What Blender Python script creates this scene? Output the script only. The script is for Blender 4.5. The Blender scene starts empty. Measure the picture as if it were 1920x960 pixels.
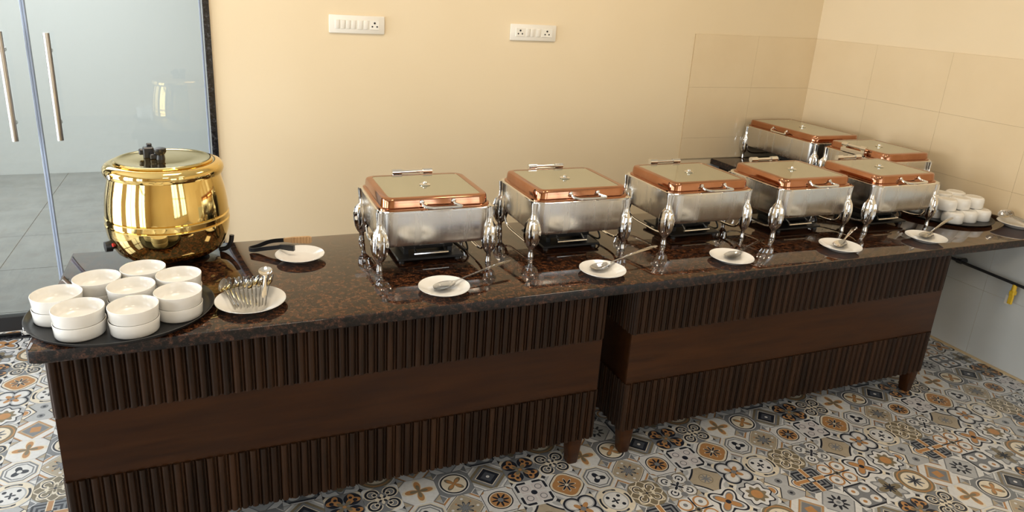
import bpy, bmesh, math, random
from mathutils import Vector, Matrix
random.seed(7)
SC = bpy.context.scene
COL = SC.collection
PI = math.pi

# ------------------------------------------------------------------ camera
cam_d = bpy.data.cameras.new('camera'); cam = bpy.data.objects.new('camera', cam_d); COL.objects.link(cam)
F_PX, YAW, PITCH, ROLL = 1304.89, 0.3972, 0.3089, 0.0597
CAM = Vector((0.5456, -2.8836, 1.8727))
cam_d.sensor_fit = 'HORIZONTAL'; cam_d.sensor_width = 36.0
cam_d.lens = F_PX * 36.0 / 1920.0
cam_d.shift_x = 19.99 / 1920.0; cam_d.shift_y = -71.55 / 1920.0
cam_d.clip_start = 0.05
fw = Vector((math.sin(YAW) * math.cos(PITCH), math.cos(YAW) * math.cos(PITCH), -math.sin(PITCH)))
ri = Vector((math.cos(YAW), -math.sin(YAW), 0)); up = ri.cross(fw)
r2 = ri * math.cos(ROLL) + up * math.sin(ROLL); u2 = up * math.cos(ROLL) - ri * math.sin(ROLL)
cam.matrix_world = Matrix(((r2.x, u2.x, -fw.x, CAM.x), (r2.y, u2.y, -fw.y, CAM.y), (r2.z, u2.z, -fw.z, CAM.z), (0, 0, 0, 1)))
SC.camera = cam

# ------------------------------------------------------------------ world, lights, exposure
SC.view_settings.view_transform = 'Standard'; SC.view_settings.look = 'None'
SC.view_settings.gamma = 1.0; SC.view_settings.use_curve_mapping = False
SC.view_settings.exposure = 0.22
cy = SC.cycles; cy.max_bounces = 7; cy.diffuse_bounces = 3; cy.glossy_bounces = 4; cy.transmission_bounces = 3; cy.transparent_max_bounces = 8
cy.caustics_reflective = False; cy.caustics_refractive = False
w = bpy.data.worlds.new('sky'); SC.world = w; w.use_nodes = True
wn = w.node_tree; bg = wn.nodes['Background']
sky = wn.nodes.new('ShaderNodeTexSky'); sky.sky_type = 'NISHITA'; sky.sun_disc = False
sky.sun_elevation = math.radians(48); sky.sun_rotation = math.radians(200)
wn.links.new(sky.outputs[0], bg.inputs[0]); bg.inputs[1].default_value = 0.12

def area(name, loc, rot, sx, sy, power, col):
    d = bpy.data.lights.new(name, 'AREA'); d.shape = 'RECTANGLE'; d.size = sx; d.size_y = sy
    d.energy = power; d.color = col
    o = bpy.data.objects.new(name, d); COL.objects.link(o); o.location = loc; o.rotation_euler = rot
    return o
DAY = (0.90, 0.96, 1.0); WARM = (1.0, 0.84, 0.64)
# daylight coming in through the window openings (left wall and the wall behind the photographer)
LEFT_X, REAR_Y, CEIL = -2.6, -5.6, 3.1
for yy, pw in ((-3.3, 40), (-1.5, 52), (0.30, 120)):  # last left window is an unseen addition to whiten the lower back wall
    area('window_daylight', (LEFT_X - 0.05, yy, 1.25), (0, -PI / 2, 0), 2.3, 1.3, pw, DAY)
for xx in (2.2, 3.8):
    area('window_daylight', (xx, REAR_Y - 0.05, 1.45), (PI / 2, 0, 0), 1.2, 2.1, 20, DAY)
# warm ceiling panels
for xx, yy in ((0.6, -0.3), (2.6, -0.3), (0.6, -3.4), (2.6, -3.4)):
    area('ceiling_lamp', (xx, yy, CEIL - 0.03), (0, 0, 0), 0.6, 0.6, 15, WARM)
# corridor behind the glass door
area('corridor_daylight', (-1.2, 3.0, 2.75), (0, 0, 0), 3.0, 2.0, 75, (0.96, 0.98, 1.0))

# ------------------------------------------------------------------ helpers
def mesh_from(bm, name, smooth=35):
    bmesh.ops.recalc_face_normals(bm, faces=bm.faces[:])
    me = bpy.data.meshes.new(name); bm.to_mesh(me); bm.free()
    if smooth:
        for p in me.polygons: p.use_smooth = True
        me.set_sharp_from_angle(angle=math.radians(smooth))
    return me
def link(name, me, mat=None, parent=None, loc=(0, 0, 0), rot=(0, 0, 0)):
    if mat is not None and len(me.materials) == 0: me.materials.append(mat)
    o = bpy.data.objects.new(name, me); COL.objects.link(o)
    o.parent = parent; o.location = loc; o.rotation_euler = rot
    return o
def obj(name, bm, mat, parent=None, loc=(0, 0, 0), rot=(0, 0, 0), smooth=35):
    return link(name, mesh_from(bm, name, smooth), mat, parent, loc, rot)
def tag(o, label, cat, group=None):
    o['label'] = label; o['category'] = cat
    if group: o['group'] = group
    return o
def thing(name, label, cat, loc=(0, 0, 0), rz=0, group=None):
    o = bpy.data.objects.new(name, None); COL.objects.link(o); o.empty_display_size = 0.05
    o.location = loc; o.rotation_euler = (0, 0, rz)
    return tag(o, label, cat, group)
def struct(o, label=None):
    o['kind'] = 'structure'
    if label: o['label'] = label
    return o
def copy_tree(o, parent=None):
    c = o.copy(); COL.objects.link(c); c.parent = parent
    for ch in list(o.children): copy_tree(ch, c)
    return c
def NB(): return bmesh.new()
def box(bm, x0, x1, y0, y1, z0, z1, bev=0, seg=1):
    r = bmesh.ops.create_cube(bm, size=1.0)
    vs = r['verts']
    for v in vs:
        v.co = Vector(((x0 + x1) / 2 + v.co.x * (x1 - x0), (y0 + y1) / 2 + v.co.y * (y1 - y0), (z0 + z1) / 2 + v.co.z * (z1 - z0)))
    if bev:
        es = list({e for v in vs for e in v.link_edges})
        bmesh.ops.bevel(bm, geom=es, offset=bev, segments=seg, profile=0.5, affect='EDGES')
    return bm
def bbox(name, dims, mat, parent=None, bev=0.0, seg=1, loc=(0, 0, 0), rot=(0, 0, 0)):
    bm = NB(); box(bm, *dims, bev=bev, seg=seg)
    return obj(name, bm, mat, parent, loc, rot)
def lathe(bm, prof, n=40, c=(0, 0, 0), sx=1.0, sy=1.0):
    rings = []
    for r, z in prof:
        if r < 1e-6: rings.append([bm.verts.new((c[0], c[1], c[2] + z))])
        else: rings.append([bm.verts.new((c[0] + sx * r * math.cos(2 * PI * i / n), c[1] + sy * r * math.sin(2 * PI * i / n), c[2] + z)) for i in range(n)])
    for a, b in zip(rings, rings[1:]):
        if len(a) == 1 and len(b) == 1: continue
        for i in range(n):
            j = (i + 1) % n
            if len(a) == 1: bm.faces.new((a[0], b[j], b[i]))
            elif len(b) == 1: bm.faces.new((a[i], a[j], b[0]))
            else: bm.faces.new((a[i], a[j], b[j], b[i]))
    return bm
def tube(bm, pts, rad, n=10, cap=True, sq=1.0):
    pts = [Vector(p) for p in pts]; rads = rad if isinstance(rad, (list, tuple)) else [rad] * len(pts)
    t0 = (pts[1] - pts[0]).normalized(); ref = Vector((0, 0, 1)) if abs(t0.z) < 0.9 else Vector((1, 0, 0))
    nx = t0.cross(ref).normalized(); rings = []
    for i, p in enumerate(pts):
        t = (pts[min(i + 1, len(pts) - 1)] - pts[max(i - 1, 0)]).normalized()
        nx = (nx - t * nx.dot(t)).normalized(); ny = t.cross(nx)
        rings.append([bm.verts.new(p + nx * rads[i] * math.cos(2 * PI * k / n) + ny * rads[i] * sq * math.sin(2 * PI * k / n)) for k in range(n)])
    for a, b in zip(rings, rings[1:]):
        for k in range(n): bm.faces.new((a[k], a[(k + 1) % n], b[(k + 1) % n], b[k]))
    if cap: bm.faces.new(rings[0][::-1]); bm.faces.new(rings[-1])
    return bm
def arc(pts, n=6):
    # Catmull-Rom through points
    P = [Vector(p) for p in pts]; P = [P[0] * 2 - P[1]] + P + [P[-1] * 2 - P[-2]]; out = []
    for i in range(1, len(P) - 2):
        for k in range(n):
            t = k / n; a, b, c, d = P[i - 1], P[i], P[i + 1], P[i + 2]
            out.append(0.5 * ((2 * b) + (c - a) * t + (2 * a - 5 * b + 4 * c - d) * t * t + (3 * b - a - 3 * c + d) * t ** 3))
    out.append(P[-2]); return out
def rr(wd, dp, r, z, n=6):
    pts = []
    for cx, cy, a0 in ((wd / 2 - r, dp / 2 - r, 0), (-wd / 2 + r, dp / 2 - r, PI / 2), (-wd / 2 + r, -dp / 2 + r, PI), (wd / 2 - r, -dp / 2 + r, 1.5 * PI)):
        for k in range(n + 1):
            a = a0 + PI / 2 * k / n; pts.append((cx + r * math.cos(a), cy + r * math.sin(a), z))
    return pts
def loft(bm, loops, cap0=True, cap1=True):
    R = [[bm.verts.new(p) for p in L] for L in loops]
    for a, b in zip(R, R[1:]):
        n = len(a)
        for i in range(n): bm.faces.new((a[i], a[(i + 1) % n], b[(i + 1) % n], b[i]))
    if cap0: bm.faces.new(R[0][::-1])
    if cap1: bm.faces.new(R[-1])
    return bm

# ------------------------------------------------------------------ materials
def s2l(r, g, b):
    f = lambda c: (c / 255 / 12.92) if c / 255 <= 0.04045 else ((c / 255 + 0.055) / 1.055) ** 2.4
    return (f(r), f(g), f(b), 1.0)
def mat(name, col=(0.8, 0.8, 0.8, 1), rough=0.5, metal=0.0, coat=0.0, spec=0.5):
    m = bpy.data.materials.new(name); m.use_nodes = True
    b = m.node_tree.nodes['Principled BSDF']
    b.inputs['Base Color'].default_value = col; b.inputs['Roughness'].default_value = rough
    b.inputs['Metallic'].default_value = metal; b.inputs['Coat Weight'].default_value = coat
    b.inputs['Coat Roughness'].default_value = 0.05; b.inputs['Specular IOR Level'].default_value = spec
    return m
def P(m): return m.node_tree.nodes['Principled BSDF']
def nd(m, t, **kw):
    n = m.node_tree.nodes.new(t)
    for k, v in kw.items(): setattr(n, k, v)
    return n
def lk(m, a, b): m.node_tree.links.new(a, b)
def ramp(m, src, stops):
    r = nd(m, 'ShaderNodeValToRGB'); e = r.color_ramp.elements
    while len(e) < len(stops): e.new(0.5)
    for el, (p, c) in zip(e, stops): el.position = p; el.color = c
    lk(m, src, r.inputs[0]); return r.outputs[0]
def coords(m, scale=(1, 1, 1), kind='Object'):
    tc = nd(m, 'ShaderNodeTexCoord'); mp = nd(m, 'ShaderNodeMapping'); mp.inputs['Scale'].default_value = scale
    lk(m, tc.outputs[kind], mp.inputs['Vector']); return mp.outputs[0]
def noise(m, vec, scale, detail=4, rough=0.55):
    n = nd(m, 'ShaderNodeTexNoise'); n.inputs['Scale'].default_value = scale; n.inputs['Detail'].default_value = detail
    n.inputs['Roughness'].default_value = rough; lk(m, vec, n.inputs['Vector']); return n.outputs[0]
def bump(m, h, strength, dist=0.002):
    b = nd(m, 'ShaderNodeBump'); b.inputs['Strength'].default_value = strength; b.inputs['Distance'].default_value = dist
    lk(m, h, b.inputs['Height']); lk(m, b.outputs[0], P(m).inputs['Normal'])
def mixc(m, fac, a, b, blend='MIX'):
    x = nd(m, 'ShaderNodeMix', data_type='RGBA', blend_type=blend)
    for s, v in ((x.inputs[0], fac), (x.inputs[6], a), (x.inputs[7], b)):
        if hasattr(v, 'is_output'): lk(m, v, s)
        else: s.default_value = v
    return x.outputs[2]

M = {}
M['wall'] = mat('cream_paint', s2l(238, 216, 172), 0.6)
v = coords(M['wall']); bump(M['wall'], noise(M['wall'], v, 60, 3), 0.06)
lk(M['wall'], ramp(M['wall'], noise(M['wall'], v, 1.3, 2), [(0.3, s2l(236, 216, 181)), (0.7, s2l(240, 221, 188))]), P(M['wall']).inputs['Base Color'])
M['tile'] = mat('cream_glazed_tile', s2l(232, 210, 170), 0.09)
v = coords(M['tile']); lk(M['tile'], ramp(M['tile'], noise(M['tile'], v, 3, 3), [(0.3, s2l(230, 208, 172)), (0.7, s2l(235, 214, 179))]), P(M['tile']).inputs['Base Color'])
M['tile_grey'] = mat('pale_grey_tile', s2l(206, 208, 206), 0.25)
v = coords(M['tile_grey']); lk(M['tile_grey'], ramp(M['tile_grey'], noise(M['tile_grey'], v, 4, 3), [(0.3, s2l(203, 206, 204)), (0.7, s2l(210, 212, 210))]), P(M['tile_grey']).inputs['Base Color'])
M['biscuit'] = mat('unglazed_tile_edge', s2l(180, 156, 118), 0.8)
M['grout'] = mat('grout', s2l(150, 138, 118), 0.8)
M['ceiling'] = mat('white_ceiling', s2l(240, 236, 228), 0.8)
bump(M['ceiling'], noise(M['ceiling'], coords(M['ceiling']), 40, 2), 0.05)
M['skirt'] = mat('beige_skirting', s2l(205, 180, 140), 0.4)
M['corr_wall'] = mat('corridor_white_paint', s2l(218, 221, 218), 0.7)
bump(M['corr_wall'], noise(M['corr_wall'], coords(M['corr_wall']), 50, 2), 0.05)
M['corr_tile'] = mat('grey_vitrified_tile', s2l(150, 152, 150), 0.35)
v = coords(M['corr_tile'], kind='Object'); lk(M['corr_tile'], ramp(M['corr_tile'], noise(M['corr_tile'], v, 5, 5), [(0.3, s2l(142, 142, 137)), (0.7, s2l(160, 160, 155))]), P(M['corr_tile']).inputs['Base Color'])

def granite(name, base, specks, rough=0.035):
    m = mat(name, base, rough, 0, 0.0, 0.6)
    v = coords(m); n1 = noise(m, v, 70, 4, 0.6); n2 = noise(m, v, 210, 3, 0.7)
    vo = nd(m, 'ShaderNodeTexVoronoi'); vo.inputs['Scale'].default_value = 130; lk(m, v, vo.inputs['Vector'])
    c1 = ramp(m, n1, specks); c2 = ramp(m, n2, [(0.40, (0.004, 0.003, 0.003, 1)), (0.52, (0.5, 0.5, 0.5, 1)), (0.72, (1, 1, 1, 1))])
    c3 = mixc(m, 0.75, c1, c2, 'MULTIPLY')
    f = ramp(m, vo.outputs[0], [(0.0, (1, 1, 1, 1)), (0.16, (0, 0, 0, 1))])
    c4 = mixc(m, f, c3, (0.16, 0.12, 0.10, 1))
    lk(m, c4, P(m).inputs['Base Color']); return m
M['granite'] = granite('tan_brown_granite', (0.05, 0.03, 0.02, 1), [(0.32, (0.008, 0.007, 0.007, 1)), (0.46, (0.030, 0.014, 0.009, 1)), (0.56, (0.12, 0.042, 0.016, 1)), (0.70, (0.22, 0.085, 0.035, 1))])
M['granite_edge'] = granite('granite_honed_edge', (0.05, 0.03, 0.02, 1), [(0.36, (0.006, 0.005, 0.005, 1)), (0.50, (0.018, 0.012, 0.010, 1)), (0.60, (0.07, 0.032, 0.020, 1)), (0.72, (0.15, 0.07, 0.045, 1))], 0.42); P(M['granite_edge']).inputs['Specular IOR Level'].default_value = 0.3
M['granite_black'] = granite('black_granite', (0.02, 0.02, 0.02, 1), [(0.35, (0.006, 0.006, 0.008, 1)), (0.55, (0.03, 0.03, 0.035, 1)), (0.72, (0.12, 0.12, 0.13, 1))], 0.2)

def wood(name, dark, light, grain, rough=0.32):
    m = mat(name, dark, rough, spec=0.22)
    v = coords(m, grain); oi = nd(m, 'ShaderNodeObjectInfo')
    va = nd(m, 'ShaderNodeVectorMath', operation='ADD'); sc = nd(m, 'ShaderNodeVectorMath', operation='SCALE')
    cb = nd(m, 'ShaderNodeCombineXYZ'); lk(m, oi.outputs['Random'], cb.inputs[0]); lk(m, oi.outputs['Random'], cb.inputs[1])
    lk(m, cb.outputs[0], sc.inputs[0]); sc.inputs['Scale'].default_value = 37.0
    lk(m, v, va.inputs[0]); lk(m, sc.outputs[0], va.inputs[1])
    n = noise(m, va.outputs[0], 6, 6, 0.6)
    c = ramp(m, n, [(0.30, dark), (0.72, light)])
    hs = nd(m, 'ShaderNodeHueSaturation'); mr = nd(m, 'ShaderNodeMapRange')
    mr.inputs[3].default_value = 0.65; mr.inputs[4].default_value = 1.35
    lk(m, oi.outputs['Random'], mr.inputs[0]); lk(m, mr.outputs[0], hs.inputs['Value']); lk(m, c, hs.inputs['Color'])
    lk(m, hs.outputs[0], P(m).inputs['Base Color']); bump(m, n, 0.12, 0.001); return m
M['wood_slat'] = wood('wenge_reeding', s2l(25, 15, 8), s2l(54, 33, 18), (6, 6, 0.5), 0.34)
M['wood_panel'] = wood('walnut_veneer', s2l(40, 20, 8), s2l(60, 33, 13), (0.5, 6, 5), 0.3)
M['wood_dark'] = wood('dark_carcass', s2l(20, 12, 7), s2l(34, 21, 11), (2, 2, 0.5), 0.4)

M['chrome'] = mat('polished_steel', (0.80, 0.79, 0.77, 1), 0.07, 1.0)
M['satin'] = mat('satin_steel', (0.62, 0.58, 0.53, 1), 0.33, 1.0)
M['steel'] = mat('brushed_steel', (0.74, 0.73, 0.71, 1), 0.16, 1.0)
v = coords(M['steel'], (14, 14, 1)); n = noise(M['steel'], v, 3, 2)
lk(M['steel'], ramp(M['steel'], n, [(0.3, (0.18, 0.18, 0.18, 1)), (0.75, (0.32, 0.32, 0.32, 1))]), P(M['steel']).inputs['Roughness'])
M['copper'] = mat('rose_copper', (0.72, 0.36, 0.21, 1), 0.10, 1.0)
lk(M['copper'], ramp(M['copper'], noise(M['copper'], coords(M['copper']), 14, 3), [(0.3, (0.40, 0.185, 0.10, 1)), (0.7, (0.46, 0.22, 0.13, 1))]), P(M['copper']).inputs['Base Color'])
M['pane'] = mat('tinted_lid_glass', (0.50, 0.47, 0.35, 1), 0.07, 0.75)
lk(M['pane'], ramp(M['pane'], noise(M['pane'], coords(M['pane']), 6, 2), [(0.3, (0.44, 0.44, 0.34, 1)), (0.7, (0.48, 0.475, 0.37, 1))]), P(M['pane']).inputs['Base Color'])
M['brass'] = mat('polished_brass', (0.86, 0.60, 0.17, 1), 0.06, 1.0)
lk(M['brass'], ramp(M['brass'], noise(M['brass'], coords(M['brass']), 5, 3), [(0.3, (0.76, 0.55, 0.19, 1)), (0.7, (0.81, 0.60, 0.24, 1))]), P(M['brass']).inputs['Base Color'])
M['black'] = mat('black_plastic', (0.012, 0.012, 0.013, 1), 0.35)
bump(M['black'], noise(M['black'], coords(M['black']), 200, 2), 0.05, 0.0005)
M['tray'] = mat('black_non_slip_tray', (0.014, 0.014, 0.015, 1), 0.45)
bump(M['tray'], noise(M['tray'], coords(M['tray']), 260, 2), 0.15, 0.0005)
M['red'] = mat('red_pilot_lamp', (0.6, 0.03, 0.02, 1), 0.3)
M['china'] = mat('white_china', s2l(240, 236, 228), 0.14, 0, 0.3)
lk(M['china'], ramp(M['china'], noise(M['china'], coords(M['china']), 8, 2), [(0.3, s2l(238, 234, 226)), (0.7, s2l(243, 239, 232))]), P(M['china']).inputs['Base Color'])
M['plate_white'] = mat('white_switch_plastic', s2l(240, 234, 222), 0.3)
M['socket_hole'] = mat('socket_hole_black', (0.01, 0.01, 0.01, 1), 0.6)
M['wood_tip'] = mat('tan_tong_tip', s2l(190, 150, 105), 0.4)
M['yellow'] = mat('yellow_valve', (0.75, 0.48, 0.03, 1), 0.4)
M['pipe'] = mat('black_pipe', (0.02, 0.02, 0.022, 1), 0.35)
M['window_frame'] = mat('dark_window_frame', (0.06, 0.06, 0.07, 1), 0.4)

def glassmat(name, tint, edge=None):
    m = bpy.data.materials.new(name); m.use_nodes = True; nt = m.node_tree
    nt.nodes.remove(nt.nodes['Principled BSDF']); out = nt.nodes['Material Output']
    tr = nd(m, 'ShaderNodeBsdfTransparent'); tr.inputs[0].default_value = tint
    gl = nd(m, 'ShaderNodeBsdfGlossy'); gl.inputs['Roughness'].default_value = 0.02
    fr = nd(m, 'ShaderNodeFresnel'); fr.inputs[0].default_value = 1.5
    mx = nd(m, 'ShaderNodeMixShader'); lk(m, fr.outputs[0], mx.inputs[0]); lk(m, tr.outputs[0], mx.inputs[1]); lk(m, gl.outputs[0], mx.inputs[2])
    lk(m, mx.outputs[0], out.inputs[0]); return m
M['glass'] = glassmat('clear_door_glass', (0.955, 0.975, 0.975, 1))
M['glass_edge'] = mat('polished_glass_edge', s2l(158, 170, 192), 0.2)

# ------------------------------------------------------------------ patterned floor motifs (node maths per tile print)
class E:                                     # a scalar node socket with arithmetic
    def __init__(s, m, k): s.m, s.k = m, k
    def _op(s, op, *o):
        n = nd(s.m, 'ShaderNodeMath', operation=op)
        for i, x in enumerate((s,) + o):
            if isinstance(x, E): lk(s.m, x.k, n.inputs[i])
            else: n.inputs[i].default_value = float(x)
        return E(s.m, n.outputs[0])
    def __add__(s, o): return s._op('ADD', o)
    def __radd__(s, o): return s._op('ADD', o)
    def __sub__(s, o): return s._op('SUBTRACT', o)
    def __rsub__(s, o): return (s * -1.0) + o
    def __mul__(s, o): return s._op('MULTIPLY', o)
    def __rmul__(s, o): return s._op('MULTIPLY', o)
    def __lt__(s, o): return s._op('LESS_THAN', o)
    def __gt__(s, o): return s._op('GREATER_THAN', o)
    def abs(s): return s._op('ABSOLUTE')
    def max(s, o): return s._op('MAXIMUM', o)
    def min(s, o): return s._op('MINIMUM', o)
    def cos(s): return s._op('COSINE')
    def sin(s): return s._op('SINE')
    def sqrt(s): return s._op('SQRT')
    def pow(s, o): return s._op('POWER', o)
    def atan2(s, o): return s._op('ARCTAN2', o)
WHI, GRY, DRK, ORA, TAN, CRM, OLV, LGR = s2l(212, 212, 211), s2l(122, 125, 129), s2l(40, 44, 54), s2l(178, 132, 86), s2l(170, 158, 138), s2l(218, 208, 188), s2l(124, 114, 94), s2l(172, 174, 176)
def motif(idx, bgc, fn):
    m = mat('patchwork_tile_print', bgc, 0.32); m.name = 'patchwork_print_%d' % idx
    tc = nd(m, 'ShaderNodeTexCoord'); sp = nd(m, 'ShaderNodeSeparateXYZ'); lk(m, tc.outputs['UV'], sp.inputs[0])
    x = E(m, sp.outputs[0]) * 2 - 1.0; y = E(m, sp.outputs[1]) * 2 - 1.0
    r = (x * x + y * y).sqrt(); a = y.atan2(x); ax = x.abs(); ay = y.abs()
    st = {'c': bgc}
    def put(mask, col): st['c'] = mixc(m, mask.k, st['c'], col)
    fn(put, x, y, r, a, ax, ay)
    q = (1.0 - ax) + (1.0 - ay)
    if idx % 5 in (1, 3): put(q < 0.44, DRK); put(q < 0.40, (LGR, TAN, WHI)[idx % 3])
    elif idx % 5 == 2: put(q < 0.36, WHI); put(q < 0.30, GRY)
    else: put(q < 0.40, (WHI, CRM, LGR)[idx % 3]); put(q < 0.16, DRK)
    # slight mottling of the glaze print
    n = noise(m, tc.outputs['UV'], 9, 3); col = mixc(m, 0.20, st['c'], ramp(m, n, [(0.3, (0.45, 0.45, 0.45, 1)), (0.7, (1, 1, 1, 1))]), 'MULTIPLY')
    lk(m, col, P(m).inputs['Base Color'])
    return m
def ring(r, a, b): return (r > a) * (r < b)
def dist(x, y, cx, cy): return ((x - cx) * (x - cx) + (y - cy) * (y - cy)).sqrt()
def corners(put, ax, ay, c1, c2, s=0.45):
    q = (1.0 - ax) + (1.0 - ay); put(q < s, c1); put(q < s * 0.6, c2)
def petal(r, a, n, ph, r0, r1): return r < ((a * n + ph).cos() * (r1 - r0) * 0.5 + (r1 + r0) * 0.5)
def m_spiral(put, x, y, r, a, ax, ay):
    put(r < 1.06, CRM); put(r < 1.01, GRY); d = dist(ax, ay, 0.50, 0.46); al = (ay - 0.46).atan2(ax - 0.50)
    put(ring(d, 0.20, 0.44) * (al > -2.3), CRM); put(ring(d, 0.25, 0.38) * (al > -2.2), DRK); d2 = dist(ax, ay, 0.36, 0.40); put(d2 < 0.15, CRM); put(d2 < 0.10, DRK)
    put(petal(r, a, 4, 0, 0.08, 0.40), CRM); put(petal(r, a, 4, PI, 0.06, 0.30), DRK); put(r < 0.10, CRM)
def m_cross(put, x, y, r, a, ax, ay):
    put(petal(r, a, 4, 0, 0.25, 0.95), CRM); put(petal(r, a, 4, 0, 0.14, 0.78), ORA); put(petal(r, a, 4, 0, 0.05, 0.5), OLV); corners(put, ax, ay, LGR, GRY, 0.5)
def m_circ(put, x, y, r, a, ax, ay):
    put(r < 1.25, GRY); put(r < 0.86, WHI); put(r < 0.80, DRK); put(r < 0.70, CRM); put(petal(r, a, 4, PI, 0.12, 0.62), OLV); put(petal(r, a, 4, PI, 0.05, 0.48), ORA)
def m_dark(put, x, y, r, a, ax, ay):
    d = ax + ay; put(d < 1.2, OLV); put(d < 0.98, GRY); put(d < 0.78, CRM); put(d < 0.72, DRK); put(d < 0.44, s2l(80, 84, 92)); put(r < 0.10, WHI); corners(put, ax, ay, WHI, LGR, 0.6)
def m_brown(put, x, y, r, a, ax, ay):
    put(ax + ay < 1.5, GRY); d = dist(ax, ay, 0.48, 0.48); al = (ay - 0.48).atan2(ax - 0.48)
    put(d < 0.46, DRK); put(petal(d, al, 3, 0.8, 0.20, 0.44), ORA); put(dist(ax, ay, 0.62, 0.40) < 0.12, DRK); put(dist(ax, ay, 0.40, 0.62) < 0.10, DRK); put(petal(r, a, 4, PI, 0.06, 0.5), OLV); put(r < 0.10, ORA)
def m_beige(put, x, y, r, a, ax, ay):
    d = ax.pow(1.15) + ay.pow(1.15); put(d < 1.14, DRK); put(d < 1.08, CRM); put(d < 1.02, TAN); put(petal(r, a, 8, 0, 0.20, 0.5), DRK); put(petal(r, a, 8, 0, 0.16, 0.40), GRY)
    put(dist(ax, ay, 0.70, 0.0) < 0.08, WHI); put(dist(ax, ay, 0.0, 0.70) < 0.08, WHI); put(dist(ax, ay, 0.40, 0.40) < 0.06, ORA); put(d > 1.42, ORA)
def m_small(put, x, y, r, a, ax, ay):
    put(ring(ax.max(ay), 0.90, 0.94), DRK); put(r < 0.70, DRK); put(r < 0.63, CRM); put(r < 0.57, ORA); put(petal(r, a, 8, 0, 0.16, 0.5), DRK); put(r < 0.16, GRY)
    put(dist(ax, ay, 0.9, 0.9) < 0.24, ORA)
def m_square(put, x, y, r, a, ax, ay):
    d = ax.max(ay); put(d < 0.92, DRK); put((d < 0.92) * (ax.min(ay) < 0.20), WHI); put(d < 0.76, WHI); put((d < 0.70) * (ax.min(ay) > 0.05), s2l(208, 202, 202)); d2 = dist(ax, ay, 0.40, 0.40); put(ring(d2, 0.16, 0.21), GRY); put(r < 0.18, DRK)
def m_orange(put, x, y, r, a, ax, ay):
    put(petal(r, a, 4, 0, 0.92, 1.04), DRK); put(petal(r, a, 4, 0, 0.86, 0.98), CRM); put(petal(r, a, 4, 0, 0.74, 0.86), ORA); put(petal(r, a, 8, 0.4, 0.16, 0.56), CRM); put(petal(r, a, 8, 0.4, 0.10, 0.5), DRK); put(r < 0.10, CRM)
def m_octo(put, x, y, r, a, ax, ay):
    d = ax.max(ay).max((ax + ay) * 0.72); put(d < 0.92, CRM); put(d < 0.84, GRY); put(d < 0.74, WHI); put(d < 0.66, GRY); put(d < 0.58, WHI); put(petal(r, a, 3, 0.6, 0.18, 0.46) , DRK); put(r < 0.13, WHI); corners(put, ax, ay, ORA, ORA, 0.5)
def m_concave(put, x, y, r, a, ax, ay):
    d = ax.pow(0.72) + ay.pow(0.72); put(d < 1.42, DRK); put(d < 1.28, TAN); put(petal(r, a, 8, 0, 0.12, 0.36), GRY); put(ring(r, 0.38, 0.42), OLV); c = dist(ax, ay, 1.0, 1.0); put(c < 0.42, LGR)
def m_quatre(put, x, y, r, a, ax, ay):
    d = dist(ax, ay, 0.42, 0.42); put(d < 0.54, DRK); put(d < 0.42, LGR); put(d < 0.34, WHI); put(ax.max(ay) < 0.26, DRK); put(petal(r, a, 4, PI, 0.14, 0.56), ORA); put(r < 0.16, GRY)
def m_creamcircle(put, x, y, r, a, ax, ay):
    put(r < 1.06, CRM); put(ring(r, 0.80, 0.92) * (ax.min(ay) < 0.40), DRK); put(ring(r, 0.80, 0.9) * (ax < 0.2), GRY); put(r < 0.72, LGR); put(r < 0.64, WHI); put(petal(r, a, 4, 0, 0.06, 0.26), DRK); put(dist(ax, ay, 0.33, 0.33) < 0.11, DRK)
def m_olive(put, x, y, r, a, ax, ay):
    put(r < 1.1, OLV); put(petal(r, a, 8, 0, 0.84, 1.04), CRM); put(petal(r, a, 8, 0, 0.76, 0.96), OLV); d = dist(ax, ay, 0.42, 0.40); al = (ay - 0.40).atan2(ax - 0.42)
    put(ring(d, 0.14, 0.34) * (al > -2.0), CRM); put(ring(d, 0.20, 0.27) * (al > -1.6), DRK); put(petal(r, a, 4, 0, 0.1, 0.5), CRM); put(petal(r, a, 4, 0, 0.05, 0.32), OLV); put(r < 0.08, DRK)
def m_curl(put, x, y, r, a, ax, ay):
    d = dist(ax, ay, 0.48, 0.50); al = (ay - 0.50).atan2(ax - 0.48); put(d < 0.46, OLV); put(d < 0.40, WHI); put(ring(d, 0.16, 0.24) * (al > -1.6), DRK); put(dist(ax, ay, 0.42, 0.44) < 0.08, DRK)
    put(petal(r, a, 4, PI, 0.10, 0.48), WHI); put(petal(r, a, 4, PI, 0.06, 0.38), DRK); d2 = dist(ax, ay, 0.0, 0.74); put(d2 < 0.2, GRY); d3 = dist(ax, ay, 0.74, 0.0); put(d3 < 0.2, GRY)
def m_star(put, x, y, r, a, ax, ay):
    put(petal(r, a, 8, 0, 0.80, 1.02), DRK); put(petal(r, a, 8, 0, 0.70, 0.92), WHI); put(petal(r, a, 8, 0, 0.46, 0.64), OLV); put(r < 0.34, ORA)
def m_hour(put, x, y, r, a, ax, ay):
    put(ax < ay * 0.75 + 0.36, DRK); put(ax < ay * 0.75 + 0.28, LGR); put(dist(ax, ay, 0, 0.52) < 0.22, GRY); put(dist(ax, ay, 0, 0.52) < 0.09, DRK); d = dist(ax, ay, 1.0, 0.0); put(d < 0.46, WHI); put(d < 0.38, DRK); put(d < 0.32, WHI); put(d < 0.26, ORA)
def m_stripe(put, x, y, r, a, ax, ay):
    put(((ax.max(ay)) * 26.0).sin() > 0.0, DRK); put(ax.min(ay) < 0.17, CRM); put(ax.min(ay) < 0.12, ORA); put(ax.max(ay) < 0.22, DRK); put(ax.max(ay) < 0.14, WHI)
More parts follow.
